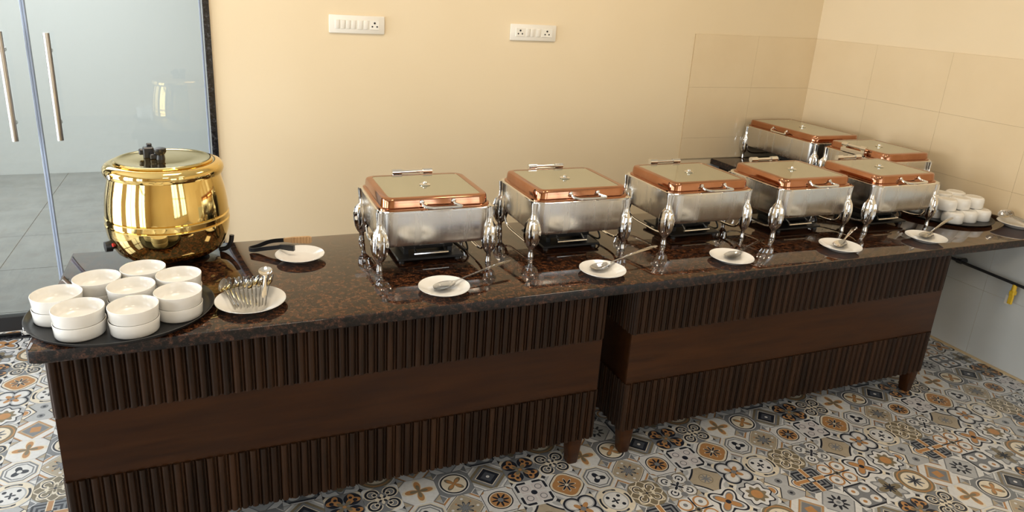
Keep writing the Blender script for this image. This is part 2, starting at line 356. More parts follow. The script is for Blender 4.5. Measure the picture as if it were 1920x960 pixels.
def m_four(put, x, y, r, a, ax, ay):
    d = dist(ax, ay, 0.5, 0.5); put(d < 0.45, ORA); put(d < 0.34, WHI); put(d < 0.13, GRY); put(ax.min(ay) < 0.05, DRK); put(r < 0.2, OLV); put(r < 0.1, DRK)
def m_wavy(put, x, y, r, a, ax, ay):
    put(petal(r, a, 4, PI, 0.66, 1.14), DRK); put(petal(r, a, 4, PI, 0.5, 1.0), WHI); put(petal(r, a, 4, PI, 0.30, 0.86), GRY); put(petal(r, a, 4, PI, 0.20, 0.74), ORA); put(r < 0.16, DRK)
def m_ring(put, x, y, r, a, ax, ay):
    put(r < 1.08, OLV); put(r < 0.96, ORA); put(r < 0.88, OLV); put(r < 0.74, CRM); put(petal(r, a, 8, 0, 0.2, 0.56), GRY); put(petal(r, a, 8, 0, 0.08, 0.36), DRK)
def m_orn(put, x, y, r, a, ax, ay):
    put(ax + ay < 0.95, TAN); put(ax + ay < 0.7, GRY); put(ax.max(ay) < 0.26, ORA); put(ring(ax + ay, 0.80, 0.9), ORA); corners(put, ax, ay, ORA, CRM, 0.55)
def m_rosette(put, x, y, r, a, ax, ay):
    d = ax + ay; put(d < 1.22, GRY); put(d < 1.12, LGR); put(petal(r, a, 9, 0, 0.30, 0.62), DRK); put(r < 0.26, LGR); put(r < 0.12, GRY)
def m_ovals(put, x, y, r, a, ax, ay):
    d = ax.max(ay); put(d < 0.92, DRK); put(d < 0.80, GRY); put(dist(ax, ay, 0.42, 0.42) < 0.31, WHI); put(dist(ax, ay, 0.42, 0.42) < 0.12, ORA); put(ax + ay < 0.36, GRY)
def m_floral(put, x, y, r, a, ax, ay):
    put(petal(r, a, 8, 0, 0.75, 1.05), GRY); put(petal(r, a, 8, 0, 0.6, 0.9), LGR); put(petal(r, a, 4, 0, 0.3, 0.8), OLV); put(petal(r, a, 8, 0, 0.16, 0.4), DRK)
TILE_ROWS = [
    [(WHI, m_spiral), (WHI, m_cross), (LGR, m_circ), (LGR, m_dark), (LGR, m_brown)],
    [(WHI, m_orange), (WHI, m_octo), (WHI, m_beige), (WHI, m_small), (WHI, m_square)],
    [(LGR, m_quatre), (LGR, m_creamcircle), (LGR, m_olive), (LGR, m_curl), (WHI, m_concave)],
    [(LGR, m_star), (CRM, m_hour), (GRY, m_stripe), (WHI, m_four), (WHI, m_wavy)],
    [(WHI, m_ring), (WHI, m_orn), (WHI, m_rosette), (WHI, m_ovals), (WHI, m_floral)]]
PT = 0.1445; TX0, TY0 = 1.042, -0.685
motifs = {}
for j, row in enumerate(TILE_ROWS):
    for i, (bgc, fn) in enumerate(row): motifs[(i, j)] = motif(j * 5 + i, bgc, fn)

# ------------------------------------------------------------------ setting
W, YC, H, D = 4.589, 1.078, 0.85, 0.806
floor = struct(bbox('floor', (LEFT_X - 0.2, W + 0.2, REAR_Y - 0.2, YC + 0.17, -0.12, -0.004), M['grout']), 'floor of small patchwork-print tiles')
def tile_mesh(mt):
    bm = NB(); h = PT / 2 - 0.0004; uv = bm.loops.layers.uv.new('UVMap')
    loft(bm, [[(-h, -h, -0.006), (h, -h, -0.006), (h, h, -0.006), (-h, h, -0.006)], [(-h, -h, -0.0007), (h, -h, -0.0007), (h, h, -0.0007), (-h, h, -0.0007)],
              [(-h + .0007, -h + .0007, 0), (h - .0007, -h + .0007, 0), (h - .0007, h - .0007, 0), (-h + .0007, h - .0007, 0)]], cap0=False)
    for fc in bm.faces:
        for l in fc.loops: l[uv].uv = (l.vert.co.x / PT + 0.5, l.vert.co.y / PT + 0.5)
    me = mesh_from(bm, 'floor_tile', 0); me.materials.append(mt); return me
tmesh = {k: tile_mesh(v) for k, v in motifs.items()}
def cam_px(p):
    d = Vector(p) - CAM; z = d.dot(fw)
    if z < 0.05: return None
    return (960 - 19.99 + F_PX * d.dot(r2) / z, 480 - 71.55 - F_PX * d.dot(u2) / z, z)
cells = []
i0 = math.floor((LEFT_X - TX0) / PT) + 1; i1 = math.ceil((W - TX0) / PT)
j0 = math.floor((TY0 - (YC + 0.05)) / PT); j1 = math.ceil((TY0 - REAR_Y) / PT)
for i in range(i0, i1 + 1):
    for j in range(j0, j1 + 1):
        x = TX0 + i * PT; y = TY0 - j * PT
        if x + PT / 2 > W: continue
        q = cam_px((x, y, 0)); vis = False
        if q and -45 < q[0] < 1965 and 0 < q[1] < 1000:
            vis = (x < -0.03 + 0.0 * y and y < 1.0) or (y < -0.62 and x > 0.7) or (x > 3.8 and y < -0.3)
        cells.append((x, y, (i % 5, j % 5), (q[2] if vis else 99)))
cells.sort(key=lambda c: c[3])
near = [c for c in cells[:300] if c[3] < 99]; rest = cells[len(near):]
for x, y, k, _ in near: link('floor_tile', tmesh[k], None, floor, (x, y, 0))
keys = sorted(motifs); vs, fs, uvs, mi = [], [], [], []
for x, y, k, _ in rest:
    b = len(vs); h = PT / 2 - 0.0006
    vs += [(x - h, y - h, 0), (x + h, y - h, 0), (x + h, y + h, 0), (x - h, y + h, 0)]; fs.append((b, b + 1, b + 2, b + 3)); mi.append(keys.index(k))
me = bpy.data.meshes.new('outlying_floor_tiles'); me.from_pydata(vs, [], fs)
u = me.uv_layers.new(name='UVMap')
for n in range(len(fs)):
    for q, c in enumerate(((0, 0), (1, 0), (1, 1), (0, 1))): u.data[n * 4 + q].uv = c
for k in keys: me.materials.append(motifs[k])
for n, p in enumerate(me.polygons): p.material_index = mi[n]
o = link('outlying_floor_tiles', me, None, floor); o['kind'] = 'stuff'

XJ, XG = 0.538, 0.505                          # wall end, door-side face of granite jamb
wall_back = NB(); box(wall_back, XJ, W + 0.2, YC, YC + 0.2, -0.1, CEIL)
wall_back = struct(obj('wall_back', wall_back, M['wall']), 'cream painted wall behind the buffet')
lint = NB(); box(lint, LEFT_X - 0.2, XJ, YC, YC + 0.2, 2.35, CEIL)
link('wall_above_door', mesh_from(lint, 'wall_above_door'), M['wall'], wall_back)
wall_right = NB(); box(wall_right, W, W + 0.2, REAR_Y - 0.2, YC, -0.1, CEIL)
wall_right = struct(obj('wall_right', wall_right, M['wall']), 'cream painted wall at the right of the buffet')
struct(bbox('ceiling', (LEFT_X - 0.2, W + 0.2, REAR_Y - 0.2, YC + 0.2, CEIL, CEIL + 0.12), M['ceiling']))
def wall_with_windows(name, axis, pos, thick, a0, a1, openings, z0, z1):
    bm = NB()
    def put(u0, u1, zz0, zz1):
        if axis == 'x': box(bm, min(pos, pos + thick), max(pos, pos + thick), u0, u1, zz0, zz1)
        else: box(bm, u0, u1, min(pos, pos + thick), max(pos, pos + thick), zz0, zz1)
    cur = a0
    for u0, u1 in openings: put(cur, u0, -0.1, CEIL); put(u0, u1, -0.1, z0); put(u0, u1, z1, CEIL); cur = u1
    put(cur, a1, -0.1, CEIL)
    return struct(obj(name, bm, M['wall']))
LW = [(-3.95, -2.65), (-2.15, -0.85), (-0.35, 0.95)]; RW = [(1.6, 2.8), (3.2, 4.4)]  # last left opening added so grazing light reaches the back wall
wall_with_windows('wall_left', 'x', LEFT_X, -0.2, REAR_Y - 0.2, YC + 0.2, LW, 0.1, 2.4)
wall_with_windows('wall_rear', 'y', REAR_Y, -0.2, LEFT_X, W, RW, 0.4, 2.5)
nwin = 0
for ax_, spans, zb, zt in (('x', LW, 0.1, 2.4), ('y', RW, 0.4, 2.5)):
    for u0, u1 in spans:
        nwin += 1; bm = NB(); f = 0.05
        def fr(a, b, c, d):
            if ax_ == 'x': box(bm, LEFT_X - 0.03, LEFT_X + 0.02, a, b, c, d)
            else: box(bm, a, b, REAR_Y - 0.03, REAR_Y + 0.02, c, d)
        fr(u0, u0 + f, zb, zt); fr(u1 - f, u1, zb, zt); fr(u0 + f, u1 - f, zb, zb + f); fr(u0 + f, u1 - f, zt - f, zt)
        fr((u0 + u1) / 2 - 0.025, (u0 + u1) / 2 + 0.025, zb + f, zt - f); fr(u0 + f, u1 - f, 1.75, 1.80)
        struct(obj('window_%d' % nwin, bm, M['window_frame']))
# glazed dado tiles round the corner
JO = 0.0004
def wtile(name, parent, wall, a0, a1, z0, z1, m):
    bm = NB()
    if wall == 'b': box(bm, a0 + JO, a1 - JO, YC - 0.008, YC, z0 + JO, z1 - JO)
    else: box(bm, W - 0.008, W, a0 + JO, a1 - JO, z0 + JO, z1 - JO)
    o = obj(name, bm, m, parent, smooth=0); o.data.materials.append(M['biscuit'])
    for p in o.data.polygons:
        if abs(p.normal.y if wall == 'b' else p.normal.x) < 0.5: p.material_index = 1
    return o
rows = [(0.852, 1.0), (1.0, 1.352), (1.352, 1.704)]
for z0, z1 in rows:
    for a0, a1 in ((3.526, 4.056), (4.056, W - 0.008)): wtile('wall_tile', wall_back, 'b', a0, a1, z0, z1, M['tile'])
    y1 = YC - 0.008
    for yb in (0.55, 0.02, -0.51, -1.04, -1.57, -2.10, -2.63): wtile('wall_tile', wall_right, 'r', yb, y1, z0, z1, M['tile']); y1 = yb
for z0, z1 in ((0.012, 0.41), (0.41, 0.808)):
    y1 = YC - 0.008
    for yb in (0.55, 0.02, -0.51, -1.04, -1.57, -2.10, -2.63): wtile('wall_tile', wall_right, 'r', yb, y1, z0, z1, M['tile_grey']); y1 = yb
for z0, z1 in ((0.012, 0.41), (0.41, 0.808)):
    for a0, a1 in ((3.526, 4.056), (4.056, W - 0.008)): wtile('wall_tile', wall_back, 'b', a0, a1, z0, z1, M['tile_grey'])
struct(bbox('baseboard_right', (W - 0.016, W, -4.5, YC, 0, 0.012), M['skirt']))

# door opening: granite jamb, glass leaves, corridor beyond
struct(bbox('trim_1', (XG, XJ, YC - 0.012, YC + 0.2, 0, 2.35), M['granite_black'], bev=0.003), 'speckled black granite door jamb')
struct(bbox('trim_2', (LEFT_X, XG, YC + 0.02, YC + 0.16, -0.02, 0.006), M['granite_black'], bev=0.002), 'black granite door sill')
DY = 1.15
def door(name, x0, x1, handle_x, lab, strips=()):
    bm = NB(); box(bm, x0, x1, DY - 0.006, DY + 0.006, 0.115, 2.33)
    me = mesh_from(bm, name, 0); me.materials.append(M['glass']); me.materials.append(M['glass_edge'])
    for p in me.polygons: p.material_index = 0 if abs(p.normal.y) > 0.5 else 1
    d = struct(link(name, me), lab)
    bbox('bottom_rail', (x0, x1, DY - 0.022, DY + 0.022, 0.012, 0.118), M['black'], d, 0.003)
    bbox('bottom_rail_strip', (x0, x1, DY - 0.026, DY - 0.021, 0.026, 0.036), M['chrome'], d, 0.001)
    for xs in strips: bbox('glass_edge_strip', (xs - .005, xs + .005, DY - .010, DY + .010, 0.115, 2.33), M['glass_edge'], d, 0.002)
    if handle_x is not None:
        for sgn, nm in ((-1, 'pull_handle'),):
            bm = NB(); tube(bm, [(handle_x, DY + sgn * 0.055, 1.06), (handle_x, DY + sgn * 0.055, 1.58)], 0.0145, 16); h = obj(nm, bm, M['satin'], d)
            for z in (1.145, 1.495):
                bm = NB(); tube(bm, [(handle_x, DY + sgn * 0.046, z), (handle_x, DY + sgn * 0.006, z)], [0.009, 0.012], 12); obj('standoff', bm, M['steel'], h)
    return d
door('door_1', -0.276, XG - 0.004, -0.19, 'right leaf of the glass double door with steel bar handle', (-0.2752, XG - .011))  # jamb-side strip: its blue colour stands in for the glass edge's reflection
leaf = door('door_2', -1.20, -0.286, -0.38, 'left leaf of the glass double door with steel bar handle', (-0.2858,))
door('door_3', -2.58, -1.21, None, 'fixed glass panel left of the door leaves')
bm = NB(); box(bm, -0.485, -0.445, DY - 0.036, DY - 0.021, 0.02, 0.085, 0.004); box(bm, -0.492, -0.438, DY - 0.042, DY - 0.022, 0.012, 0.034, 0.003)
obj('patch_fitting', bm, M['chrome'], leaf)
fl = struct(bbox('floor_corridor', (-3.2, 2.4, YC + 0.17, 4.85, -0.12, -0.004), M['grout']), 'grey tiled corridor floor seen through the glass door')
for a in range(-4, 4):
    for b in range(-3, 4):
        x0 = -0.83 + a * 0.69; y0 = 2.84 + b * 0.69; x1, y1 = x0 + 0.69, y0 + 0.69
        x0, x1, y0, y1 = max(x0, -3.2), min(x1, 2.4), max(y0, YC + 0.175), min(y1, 4.72)
        if x1 - x0 < 0.1 or y1 - y0 < 0.1: continue
        bbox('floor_tile', (x0 + 0.002, x1 - 0.002, y0 + 0.002, y1 - 0.002, -0.01, 0), M['corr_tile'], fl, 0.001)
struct(bbox('wall_corridor', (-3.2, 2.4, 4.72, 4.9, -0.1, 2.9), M['corr_wall']), 'pale corridor wall seen through the glass door')
struct(bbox('wall_corridor_side', (2.4, 2.6, YC + 0.2, 4.9, -0.1, 2.9), M['corr_wall']))
struct(bbox('wall_corridor_end', (-3.4, -3.2, YC + 0.2, 4.9, -0.1, 2.9), M['corr_wall']))
struct(bbox('ceiling_corridor', (-3.4, 2.6, YC + 0.2, 4.9, 2.9, 3.0), M['ceiling']))

# ------------------------------------------------------------------ buffet counter
TH = 0.04
bm = NB()
outl = [(0.035, -D), (W - 0.01, -D), (W - 0.01, 0.0), (0.0, 0.0), (0.0, -D + 0.035), (0.010, -D + 0.010)]
def slab(bm, o, z0, z1, b=0.008):
    cx = sum(p[0] for p in o) / len(o); n = len(o)
    def inset(t):
        out = []
        for k in range(n):
            p, q, s = Vector(o[k - 1]), Vector(o[k]), Vector(o[(k + 1) % n])
            e1 = (q - p).normalized(); e2 = (s - q).normalized(); n1 = Vector((-e1.y, e1.x)); n2 = Vector((-e2.y, e2.x))
            m_ = (n1 + n2); m_ = m_ / max(0.3, m_.length_squared) * 2 * t
            out.append((q.x + m_.x, q.y + m_.y))
        return out
    i2 = inset(b); i1 = inset(b * 0.3)
    loft(bm, [[(x, y, z0) for x, y in i1], [(x, y, z0 + b * 0.4) for x, y in o], [(x, y, z1 - b) for x, y in o], [(x, y, z1 - b * 0.3) for x, y in i1], [(x, y, z1) for x, y in i2]])
slab(bm, outl, H - TH, H)
def two_tone(o):
    o.data.materials.append(M['granite_edge'])
    for p in o.data.polygons:
        if p.normal.z < 0.9: p.material_index = 1
    return o
wt = tag(two_tone(obj('granite_worktop', bm, M['granite'], smooth=30)), 'long polished tan-brown granite worktop carrying the row of chafing dishes', 'worktop')
bm = NB(); slab(bm, [(3.80, 0.002), (W - 0.01, 0.002), (W - 0.01, YC - 0.01), (3.80, YC - 0.01)], H - TH, H)
tag(two_tone(obj('granite_worktop', bm, M['granite'], smooth=30)), 'short granite worktop return along the right wall behind the main counter', 'worktop')
# plain carrying frame of the return
rt = thing('counter_base', 'plain dark base under the granite return in the back corner', 'cabinet', (4.19, 0.54, 0))
bbox('side_panel', (-0.33, -0.30, -0.50, 0.50, 0, H - TH), M['wood_dark'], rt, 0.002)
bbox('side_panel', (0.34, 0.37, -0.50, 0.50, 0, H - TH), M['wood_dark'], rt, 0.002)

PITCH_S = 0.034
def reed_mesh(h):
    bm = NB(); n = 7; wd = PITCH_S
    prof = []
    for k in range(n + 1):                      # broad half round
        a = PI * k / n; prof.append((-wd * 0.16 - math.cos(a) * wd * 0.335, -0.002 - math.sin(a) * 0.011))
    for k in range(5):                          # slim bead beside it
        a = PI * k / 4; prof.append((wd * 0.345 - math.cos(a) * wd * 0.135, -0.002 - math.sin(a) * 0.006))
    prof = [(-wd / 2, 0.0)] + prof + [(wd / 2, 0.0)]
    loft(bm, [[(x, y, 0) for x, y in prof], [(x, y, h) for x, y in prof]])
    return mesh_from(bm, 'reed', 50)
BANDS = ((0.584, H - TH - 0.002), (0.125, 0.352))
REED = [reed_mesh(b - a) for a, b in BANDS]
for me in REED: me.materials.append(M['wood_slat'])
def cabinet(x0, x1, label, lft=True):
    yf = -D + 0.066; yb = -0.10
    t = thing('buffet_cabinet', label, 'cabinet', ((x0 + x1) / 2, (yf + yb) / 2, 0))
    ox, oy = (x0 + x1) / 2, (yf + yb) / 2
    hw, hd = (x1 - x0) / 2, (yb - yf) / 2
    g = 0.013
    bbox('carcass', (-hw + g + 0.004, hw - g - 0.004, -hd + g + 0.004, hd, 0.125, H - TH), M['wood_dark'], t)
    bbox('flat_panel', (-hw + g, hw - g, -hd + g, -hd + g + 0.006, 0.352, 0.584), M['wood_panel'], t, 0.0008)
    bbox('side_flat_panel', (-hw + g, -hw + g + 0.006, -hd + g + 0.006, hd, 0.352, 0.584), M['wood_panel'], t, 0.0008)
    bbox('side_flat_panel', (hw - g - 0.006, hw - g, -hd + g + 0.006, hd, 0.352, 0.584), M['wood_panel'], t, 0.0008)
    for (a, b), me in zip(BANDS, REED):
        n = int(round((2 * hw - 2 * g) / PITCH_S)); st = (2 * hw - 2 * g) / n
        for k in range(n):
            o = link('reed', me, None, t, (-hw + g + st * (k + 0.5), -hd + g + 0.004, a)); o.scale.x = st / PITCH_S
        n = int(round((2 * hd - g) / PITCH_S)); st = (2 * hd - g) / n
        for k in range(n):
            o = link('reed', me, None, t, (-hw + g + 0.004, -hd + g + st * (k + 0.5), a), (0, 0, -PI / 2)); o.scale.x = st / PITCH_S
            o = link('reed', me, None, t, (hw - g - 0.004, -hd + g + st * (k + 0.5), a), (0, 0, PI / 2)); o.scale.x = st / PITCH_S
    for sx in (-1, 1):
        for sy in (-1, 1):
            bm = NB(); cx = sx * (hw - 0.055 - (0.03 if x0 < 1 and sx > 0 else 0)); cy = sy * (hd - 0.045); q = []
            for r, z in ((0.021, 0), (0.024, 0.006), (0.034, 0.125)): q.append([(x + cx, y + cy, z) for x, y, _ in rr(2 * r, 2 * r, r * 0.45, 0, 4)])
            loft(bm, q); obj('leg', bm, M['wood_panel'], t)
    return t
cabinet(0.02, 1.935, 'dark wood cabinet with reeded bands below the soup kettle, left of the gap')
cabinet(2.047, 3.90, 'dark wood cabinet with reeded bands on the right side of the gap')

# ------------------------------------------------------------------ chafing dishes
def leg_mesh():
    bm = NB(); n = 24; loops = []
    prof = [(0, .0125, 0), (.004, .0135, 0), (.012, .0125, 0), (.024, .0105, 0), (.040, .0105, 0), (.050, .018, .10), (.066, .0245, .16), (.092, .0295, .18), (.12, .0305, .18), (.147, .0265, .16), (.166, .018, .10), (.176, .0125, 0), (.20, .012, 0), (.228, .015, 0), (.238, .015, 0)]
    for z, r, fl_ in prof:
        loops.append([(r * (1 + fl_ * math.cos(8 * 2 * PI * k / n)) * math.cos(2 * PI * k / n), r * 0.8 * (1 + fl_ * math.cos(8 * 2 * PI * k / n)) * math.sin(2 * PI * k / n), z) for k in range(n)])
    loft(bm, loops); return mesh_from(bm, 'leg', 60)
LEG = leg_mesh(); LEG.materials.append(M['chrome'])
RIMZ, LIDZ = 0.243, 0.286
def make_chafer(wd, dp, handle=True, hinge=True):
    t = thing('chafing_dish', '', 'chafing dish')
    bw, bd = wd - 0.022, dp - 0.022
    bm = NB(); rc = 0.045
    loft(bm, [rr(bw - 0.03, bd - 0.03, rc - 0.012, 0.098), rr(bw - 0.012, bd - 0.012, rc, 0.103), rr(bw, bd, rc, 0.118), rr(bw, bd, rc, 0.228), rr(bw, bd, rc, RIMZ - 0.006)])
    obj('water_pan', bm, M['steel'], t)
    bm = NB(); loft(bm, [rr(bw - .002, bd - .002, rc, RIMZ - 0.008), rr(wd, dp, rc + .008, RIMZ - 0.006), rr(wd, dp, rc + .008, RIMZ - 0.001), rr(wd - 0.006, dp - 0.006, rc + .004, RIMZ + 0.001)])
    obj('rim', bm, M['chrome'], t)
    lw, ld = wd - 0.032, dp - 0.048
    bm = NB(); lo = [rr(lw + 0.018, ld + 0.018, .052, RIMZ + 0.001), rr(lw + 0.018, ld + 0.018, .052, RIMZ + 0.006), rr(lw, ld, .044, RIMZ + 0.009), rr(lw - .004, ld - .004, .044, LIDZ - 0.008), rr(lw - .010, ld - .010, .042, LIDZ - .002), rr(lw - .022, ld - .022, .038, LIDZ), rr(lw - .060, ld - .052, .018, LIDZ), rr(lw - .060, ld - .052, .018, LIDZ - .006)]
    loft(bm, lo, cap1=True)
    lid = obj('lid', bm, M['copper'], t)
    bm = NB(); loft(bm, [rr(lw - .0605, ld - .0525, .018, LIDZ - .005), rr(lw - .0605, ld - .0525, .018, LIDZ - .0008)])
    obj('glass_window', bm, M['pane'], lid)
    bm = NB(); lathe(bm, [(0, 0), (.021, 0), (.022, .003), (.015, .006), (.009, .007), (.009, .011), (.006, .014), (0, .015)], 20, (0, 0, LIDZ - .0008)); obj('vent_knob', bm, M['chrome'], lid)
    if handle:
        yf = -ld / 2
        for sx in (-0.062, 0.062):
            bm = NB(); lathe(bm, [(0, 0), (.008, 0), (.009, .003), (.006, .006), (0, .007)], 14); bmesh.ops.rotate(bm, verts=bm.verts, cent=(0, 0, 0), matrix=Matrix.Rotation(PI / 2, 3, 'X'))
            obj('handle_bolt', bm, M['chrome'], lid, (sx, yf - 0.001, RIMZ + 0.028))
        bm = NB(); tube(bm, arc([(-0.062, yf - .004, RIMZ + .026), (-0.060, yf - .020, RIMZ + .018), (-0.040, yf - .034, RIMZ + .013), (0, yf - .036, RIMZ + .012), (0.06, yf - .036, RIMZ + .012), (0.085, yf - .034, RIMZ + .014), (0.064, yf - .018, RIMZ + .02), (0.062, yf - .004, RIMZ + .026)], 5), 0.0055, 10)
        obj('lid_handle', bm, M['chrome'], lid)
    if hinge:
        yb = dp / 2
        hg = bbox('hinge', (-0.085, 0.085, yb - 0.022, yb + 0.012, RIMZ + 0.004, RIMZ + 0.030), M['chrome'], t, 0.004)
        bm = NB(); tube(bm, [(-0.05, yb - .006, RIMZ + .047), (0.05, yb - .006, RIMZ + .047)], 0.008, 12); obj('hinge_pin', bm, M['chrome'], hg)
        for sx in (-0.066, 0.066):
            bm = NB(); tube(bm, [(sx - .020, yb - .006, RIMZ + .047), (sx + .020, yb - .006, RIMZ + .047)], 0.013, 14); box(bm, sx - .012, sx + .012, yb - .012, yb + .002, RIMZ + .028, RIMZ + .045); obj('hinge_knuckle', bm, M['chrome'], hg)
    lx, ly = wd / 2 - 0.008, dp / 2 - 0.032
    for sx in (-1, 1):
        for sy in (-1, 1): link('leg', LEG, None, t, (sx * lx, sy * ly, 0), (0, 0, -sx * sy * 0.5 if sy < 0 else sx * sy * 0.5))
        bm = NB(); x = sx * (lx - 0.016); tube(bm, arc([(x, -ly, .10), (x, -ly + .03, .055), (x, -ly + .08, .04), (x, 0, .038), (x, ly - .08, .04), (x, ly - .03, .055), (x, ly, .10)], 5), 0.0055, 8); obj('side_rail', bm, M['chrome'], t)
    # heater under the pan
    hb = bbox('heater', (-0.10, 0.10, -0.085, 0.085, 0.045, 0.094), M['black'], t, 0.006, 2)
    bbox('heater_base', (-0.135, 0.135, -0.12, 0.12, 0.012, 0.022), M['black'], hb, 0.003)
    for sx in (-1, 1): bbox('heater_post', (sx * 0.09 - .01, sx * 0.09 + .01, -0.07, 0.07, 0.020, 0.046), M['black'], hb, 0.002)
    for sx in (-1, 1):
        for sy in (-1, 1):
            bm = NB(); lathe(bm, [(0, 0), (.012, 0), (.011, .013), (0, .013)], 12, (sx * .115, sy * .10, 0)); obj('rubber_foot', bm, M['black'], hb)
    bm = NB(); tube(bm, [(-0.07, -0.115, .038), (0.07, -0.115, .038)], 0.006, 10)
    for sx in (-1, 1): tube(bm, [(sx * 0.06, -0.115, .038), (sx * 0.06, -0.084, .055)], 0.004, 8)
    obj('heater_handle', bm, M['chrome'], hb)
    bm = NB(); tube(bm, arc([(0.10, 0.0, .07), (0.135, -.01, .072), (0.165, -.03, .055), (0.175, -.05, .02), (0.172, -.02, .0045), (0.16, .08, .0045), (0.13, .17, .0045)], 6), 0.004, 8); obj('power_cord', bm, M['black'], hb)
    return t
CH = [(1.295, -0.288, 'leftmost copper-lidded chafing dish, nearest the gold soup kettle'),
      (1.922, -0.285, 'second copper-lidded chafing dish from the soup kettle in the front row'),
      (2.575, -0.280, 'middle copper-lidded chafing dish of the front row of five'),
      (3.165, -0.315, 'fourth copper-lidded chafing dish from the soup kettle in the front row'),
      (3.725, -0.345, 'rightmost copper-lidded chafing dish of the front row, beside the stacked white cups')]
proto = make_chafer(0.455, 0.412)
for k, (x, y, lab) in enumerate(CH):
    c = proto if k == 0 else copy_tree(proto)
    c.location = (x, y, H + .0003); c['label'] = lab; c['group'] = 'chafing dishes on the granite counter'
c = copy_tree(proto); c.location = (4.235, 0.095, H + .0003); c.rotation_euler = (0, 0, PI / 2)
c['label'] = 'square chafing dish by the right wall, behind the front row, hinge turned to the room'; c['group'] = 'chafing dishes on the granite counter'
c = make_chafer(0.66, 0.43, True, False); c.location = (4.235, 0.712, H + .001); c.rotation_euler = (0, 0, -PI / 2)
c['label'] = 'long rectangular chafing dish in the far back corner of the counter'; c['group'] = 'chafing dishes on the granite counter'

# ------------------------------------------------------------------ gold soup kettle
k = thing('soup_kettle', 'gold electric soup kettle with black lid handle at left end of counter', 'soup kettle', (0.348, -0.075, H), 0.15)
bm = NB(); lathe(bm, [(0, .012), (.135, .012), (.165, .018), (.187, .034), (.203, .064), (.2125, .098), (.2165, .130), (.2170, .142), (.2125, .146), (.2165, .150), (.2160, .166), (.2115, .170), (.2145, .175), (.212, .21), (.206, .255), (.197, .295), (.188, .332), (0.17, .334)], 64)
obj('body', bm, M['brass'], k)
bm = NB(); lathe(bm, [(.165, .324), (.188, .319), (.202, .324), (.207, .337), (.205, .351), (.197, .361), (.184, .366), (.172, .367), (.160, .363), (.158, .345)], 64); obj('brim', bm, M['brass'], k)
bm = NB(); lathe(bm, [(.166, .365), (.169, .371), (.164, .376), (.154, .377), (.148, .3755), (.10, .378), (0, .379)], 64); lid = obj('lid', bm, M['brass'], k)
bm = NB(); box(bm, -.066, -.030, -.004, .028, .376, .418, .004); box(bm, -.080, -.046, .004, .022, .390, .412, .004); box(bm, -.052, -.034, .022, .036, .395, .428, .003); lh = obj('lid_handle', bm, M['black'], lid)
bm = NB(); lathe(bm, [(0, .372), (.016, .376), (.0135, .395), (.021, .406), (.021, .418), (.012, .421), (0, .421)], 18, (-.012, -.028, 0)); box(bm, -.046, -.008, -.030, .0, .378, .398, .003); obj('lid_knob', bm, M['black'], lh)
bm = NB(); lathe(bm, [(0, 0), (.009, 0), (.009, .003), (0, .004)], 12); bmesh.ops.rotate(bm, verts=bm.verts, cent=(0, 0, 0), matrix=Matrix.Rotation(PI / 2, 3, 'X')); obj('brim_rivet', bm, M['chrome'], k, (-.186, -.098, .340), (0, 0, -1.08))
bm = NB(); lathe(bm, [(0, .006), (.120, .006), (.128, .010), (.126, .020), (.10, .022), (0, .022)], 48); obj('base_ring', bm, M['black'], k)
for a in (0.4, 2.0, 3.6, 5.2):
    bm = NB(); lathe(bm, [(0, 0), (.014, 0), (.013, .008), (0, .008)], 12, (.105 * math.cos(a), .105 * math.sin(a), 0)); obj('foot', bm, M['black'], k)
def radial(a, r, z): return (r * math.cos(a), r * math.sin(a), z)
ka = PI + 0.22
bm = NB(); tube(bm, [radial(ka, .190, .07), radial(ka, .206, .07), radial(ka, .207, .07), radial(ka, .229, .07)], [.014, .014, .021, .019], 16); obj('thermostat_knob', bm, M['black'], k)
bm = NB(); tube(bm, [radial(ka + .14, .190, .082), radial(ka + .14, .213, .082)], .007, 10); obj('pilot_lamp', bm, M['red'], k)
bm = NB(); tube(bm, arc([(.165, -.05, .008), (.190, -.060, .014), (.206, -.064, .036), (.212, -.064, .066)], 4), .009, 10); obj('side_bracket', bm, M['black'], k)

# ------------------------------------------------------------------ trays, bowls, plates, cutlery
def tray(name, label, loc, a, b, lip=0.017):
    bm = NB(); lathe(bm, [(0, 0), (.93, 0), (.96, .004), (.995, lip - .002), (1.0, lip), (.99, lip + .0008), (.955, .0065), (.93, .0035), (0, .0035)], 64, (0, 0, 0), a, b)
    return tag(obj(name, bm, M['tray'], None, loc, smooth=60), label, 'tray')
tray('serving_tray', 'large oval black tray holding white soup bowls at the counter end', (0.231, -0.594, H), 0.268, 0.248)
tray('serving_tray', 'black tray under the inverted white cups by the right wall', (4.272, -0.390, H), 0.236, 0.222, 0.010)
def bowl_mesh():
    bm = NB(); lathe(bm, [(0, .003), (.054, .003), (.055, 0), (.0625, 0), (.0655, .0015), (.0670, .005), (.0685, .028), (.0700, .0415), (.0696, .043), (.0685, .0432), (.0676, .042), (.0655, .028), (.0620, .011), (.057, .0072), (.05, .0062), (0, .006)], 48)
    return mesh_from(bm, 'soup_bowl', 50)
BOWL = bowl_mesh(); BOWL.materials.append(M['china'])
spots = [(.056, -.598, 'at the far left edge of the tray'), (.130, -.719, 'at the front left of the tray'), (.151, -.494, 'at the back left of the tray'), (.280, -.436, 'at the very back, beside the soup kettle'),
         (.2575, -.585, 'in the middle of the tray'), (.392, -.523, 'at the back right of the tray'), (.395, -.664, 'at the front right of the tray'), (.276, -.739, 'at the front centre of the tray')]
